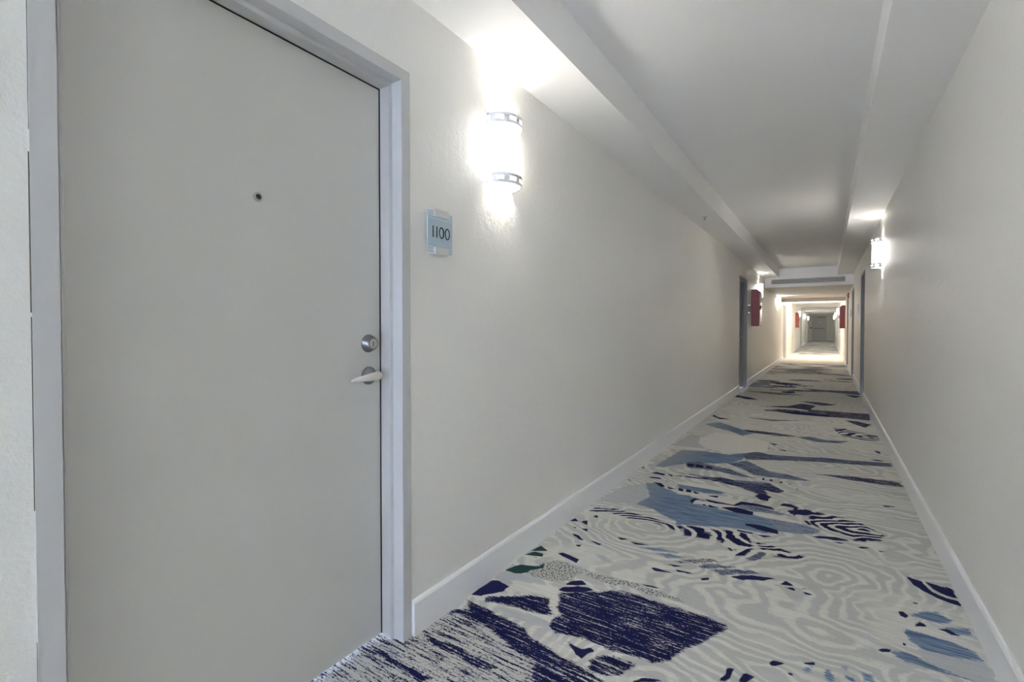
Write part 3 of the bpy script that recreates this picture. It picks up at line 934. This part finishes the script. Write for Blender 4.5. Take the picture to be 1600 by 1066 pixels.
# ---------------------------------------------------------------- room number plates
def make_plate(digits):
    r = thing('room_sign', 'x', 'sign', (0, 0, 0), 0, None if digits else 'small room number plates')
    # origin on the wall, x out of the wall, y along, z up; plate .150 x .163
    bm = NB(); bx(bm, 0.014, 0.020, -0.074, 0.074, -0.0815, 0.0815)
    obj('glass_plate', bm, M_glass, r, False, 0.001)
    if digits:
        for zc, hh in ((0.074, .0016), (0.0635, .0014), (0.053, .0010), (-0.074, .0014), (-0.063, .0010)):  # thin pale strips painting blurred reflections onto the glass
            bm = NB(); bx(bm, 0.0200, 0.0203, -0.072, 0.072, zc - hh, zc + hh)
            obj('etched_band', bm, M_reflect, r)
    for s in (1, -1):
        bm = NB()
        bx(bm, 0.0, 0.030, -0.041, 0.041, s * 0.0765 - 0.0135, s * 0.0765 + 0.0135)
        obj('clip', bm, M_alu, r, False, 0.001)
    if digits:
        bm = NB()
        X0, X1 = 0.0202, 0.0212
        for yc in (-0.0445, -0.0215):
            bx(bm, X0, X1, yc - 0.0027, yc + 0.0027, -0.0225, 0.0225)
        obj_y = (0.0065, 0.0420)
        for yc in obj_y:
            n = 32
            ro, ri = (0.0150, 0.0235), (0.0103, 0.0188)
            v = []
            for i in range(n):
                t = 2 * math.pi * i / n
                c, s_ = math.cos(t), math.sin(t)
                v.append([bm.verts.new((x, yc + ry * c, rz * s_)) for (ry, rz) in (ro, ri) for x in (X0, X1)])
            for i in range(n):
                a, b = v[i], v[(i + 1) % n]
                bm.faces.new((a[1], b[1], b[3], a[3])); bm.faces.new((a[0], a[1], b[1], b[0]))
                bm.faces.new((a[2], b[2], b[3], a[3])); bm.faces.new((a[0], b[0], b[2], a[2]))
        obj('number_1100', bm, M_black, r) if False else obj('room_number', bm, M_black, r)
    else:
        bm = NB(); bx(bm, 0.0202, 0.0210, -0.045, 0.045, -0.024, 0.024)
        obj('room_number', bm, M_steel, r)
    return r
M_reflect = paint('etched_glass_band', (0.75, 0.82, 0.86), 0.5)
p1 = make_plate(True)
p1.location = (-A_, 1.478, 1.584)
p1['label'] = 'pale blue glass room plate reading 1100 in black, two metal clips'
p2 = make_plate(False)
p2.location = (-A_, 10.80, 1.57); p2['label'] = 'small glass room plate between the left grey door and the red cabinet'
copy_thing(p2, (B_, 11.42, 1.55), PI, 'small glass room plate beyond the nearest right-hand grey door')
copy_thing(p2, (B_, 14.75, 1.55), PI, 'small glass room plate beyond the second right-hand grey door')

# ---------------------------------------------------------------- red fire cabinets
def make_cabinet():
    r = thing('fire_cabinet', 'x', 'fire cabinet', (0, 0, 0), 0, 'red fire cabinets on the walls')
    W, D, H = 0.45, 0.147, 0.77
    prof = [(0, 0), (D, 0), (D, H - 0.06)]
    for k in range(1, 7):
        a = math.radians(15 * k)
        prof.append((D - 0.06 + 0.06 * math.cos(a), H - 0.06 + 0.06 * math.sin(a)))
    prof += [(0, H)]
    bm = NB(); extrude_poly(bm, prof, 'y', -W / 2, W / 2)
    obj('cabinet_body', bm, M_red, r, False, 0.003)
    bm = NB(); bx(bm, D, D + 0.012, -W / 2 + 0.015, W / 2 - 0.015, 0.02, H - 0.07)
    dr = obj('cabinet_door', bm, M_redl, r, False, 0.003)
    bm = NB(); bx(bm, D + 0.012, D + 0.0145, -W / 2 + 0.06, W / 2 - 0.06, 0.09, H - 0.15)
    obj('door_glass', bm, M_glass, dr)
    bm = NB(); bx(bm, D + 0.012, D + 0.030, -W / 2 + 0.02, -W / 2 + 0.05, 0.34, 0.43)
    bx(bm, D + 0.030, D + 0.042, -W / 2 + 0.02, -W / 2 + 0.05, 0.40, 0.43)
    obj('latch', bm, M_dark, r)
    return r
M_redl = paint('pale_red_enamel', (0.55, 0.16, 0.13), 0.3, 0, 60, 0.5, 0.03)
c1 = make_cabinet()
c1.location = (-A_, 11.46, 1.225); c1['label'] = 'large red fire cabinet on the left wall, rounded top, dark latch'
copy_thing(c1, (B_, 19.55, 1.16), PI, 'red fire cabinet on the right wall at the cream lobby edge')
copy_thing(c1, (-A_, 28.4, 1.18), 0, 'small distant red fire cabinet on the left wall beyond the lobby')

# ---------------------------------------------------------------- sprinklers, vent, alarm, detector, lobby lights
def make_sprinkler():
    r = thing('sprinkler_head', 'x', 'sprinkler', (0, 0, 0), 0, 'soffit sprinkler heads')
    bm = NB(); lathe(bm, [(0, 0), (0.028, 0), (0.026, -0.004), (0.010, -0.006), (0, -0.006)], 24)
    obj('escutcheon', bm, M_nickel, r, True)
    bm = NB(); lathe(bm, [(0.007, -0.005), (0.007, -0.018), (0.003, -0.020), (0.003, -0.034), (0, -0.034)], 12)
    for s in (-1, 1):
        bx(bm, s * 0.008 - 0.0015, s * 0.008 + 0.0015, -0.002, 0.002, -0.034, -0.014)
    obj('frame_arms', bm, M_steel, r)
    bm = NB(); lathe(bm, [(0, -0.034), (0.014, -0.034), (0.014, -0.036), (0, -0.037)], 16)
    obj('deflector', bm, M_steel, r)
    return r
sp = make_sprinkler()
sp.location = (-1.17, 5.77, ZS); sp['label'] = 'small metal sprinkler head on the left soffit, nearer one'
copy_thing(sp, (-1.176, 11.04, ZS), 0, 'farther sprinkler head on the left soffit above the grey door')
copy_thing(sp, (-1.10, 20.9, 2.42), 0, 'dark sprinkler head on the lobby ceiling at left')

v = thing('air_vent', 'long grey louvred air vent on the bulkhead face across the corridor', 'air vent', (-0.42, YB, 2.345))
bm = NB()
for (a, b_, c, d) in ((-.775, .775, -.062, -.052), (-.775, .775, .052, .062), (-.775, -.765, -.052, .052), (.765, .775, -.052, .052)):
    bx(bm, a, b_, -0.010, 0.0, c, d)
obj('vent_frame', bm, M_vent, v)
box_obj('vent_backing', (-.765, .765, -0.002, -0.0005, -.052, .052), M_dark, v)
bm = NB()
for k in range(5):
    z = -0.040 + 0.020 * k
    extrude_poly(bm, [(-0.0095, z - 0.006), (-0.0080, z - 0.007), (-0.0022, z + 0.004), (-0.0035, z + 0.006)], 'x', -.765, .765)
obj('louvre_slats', bm, M_vent, v)

al = thing('alarm_strobe', 'small dark red alarm strobe high on the right wall before the lobby', 'alarm', (B_, 16.6, 2.10))
box_obj('base', (-0.03, 0, -0.06, 0.06, -0.075, 0.075), M_red, al, 0.003)
box_obj('strobe_lens', (-0.07, -0.03, -0.035, 0.035, -0.03, 0.03), M_white, al, 0.006)

cp = box_obj('call_plate', (-1.23, -1.13, YEND - 0.03, YEND, 1.09, 1.22), M_dark)
cp['label'] = 'dark call point plate on the end wall left of the end door'; cp['category'] = 'call point'

for k, (y0, y1, x0, x1, z, mat, nm, lab) in enumerate([
        (21.0, 22.6, -1.0, 0.15, 2.42, M_panel, 'ceiling_light', 'wide warm ceiling light panel in the lobby, nearer one'),
        (23.1, 24.6, -1.0, 0.15, 2.42, M_panel, 'ceiling_light', 'wide warm ceiling light panel in the lobby, farther one'),
        (26.6, 26.9, -0.52, 0.26, 2.42, M_tube, 'ceiling_light', 'narrow white tube light on the ceiling just past the lobby'),
        (31.8, 32.1, -0.80, -0.02, 2.42, M_tube, 'ceiling_light', 'second narrow tube light past the lobby, between two downstand beams'),
        (37.0, 37.3, -0.80, -0.02, 2.42, M_tube, 'ceiling_light', 'third narrow tube light past the lobby'),
        (42.3, 42.6, -0.80, -0.02, 2.42, M_tube, 'ceiling_light', 'farthest narrow tube light, nearest the end door')]):
    r = thing(nm, lab, 'ceiling light', ((x0 + x1) / 2, (y0 + y1) / 2, z), 0, 'ceiling light panels')
    hx, hy = (x1 - x0) / 2, (y1 - y0) / 2
    bm = NB()
    bx(bm, -hx - .03, -hx, -hy - .03, hy + .03, -0.035, 0); bx(bm, hx, hx + .03, -hy - .03, hy + .03, -0.035, 0)
    bx(bm, -hx, hx, -hy - .03, -hy, -0.035, 0); bx(bm, -hx, hx, hy, hy + .03, -0.035, 0)
    obj('light_frame', bm, M_white, r)
    box_obj('diffuser', (-hx, hx, -hy, hy, -0.028, -0.005), mat, r)
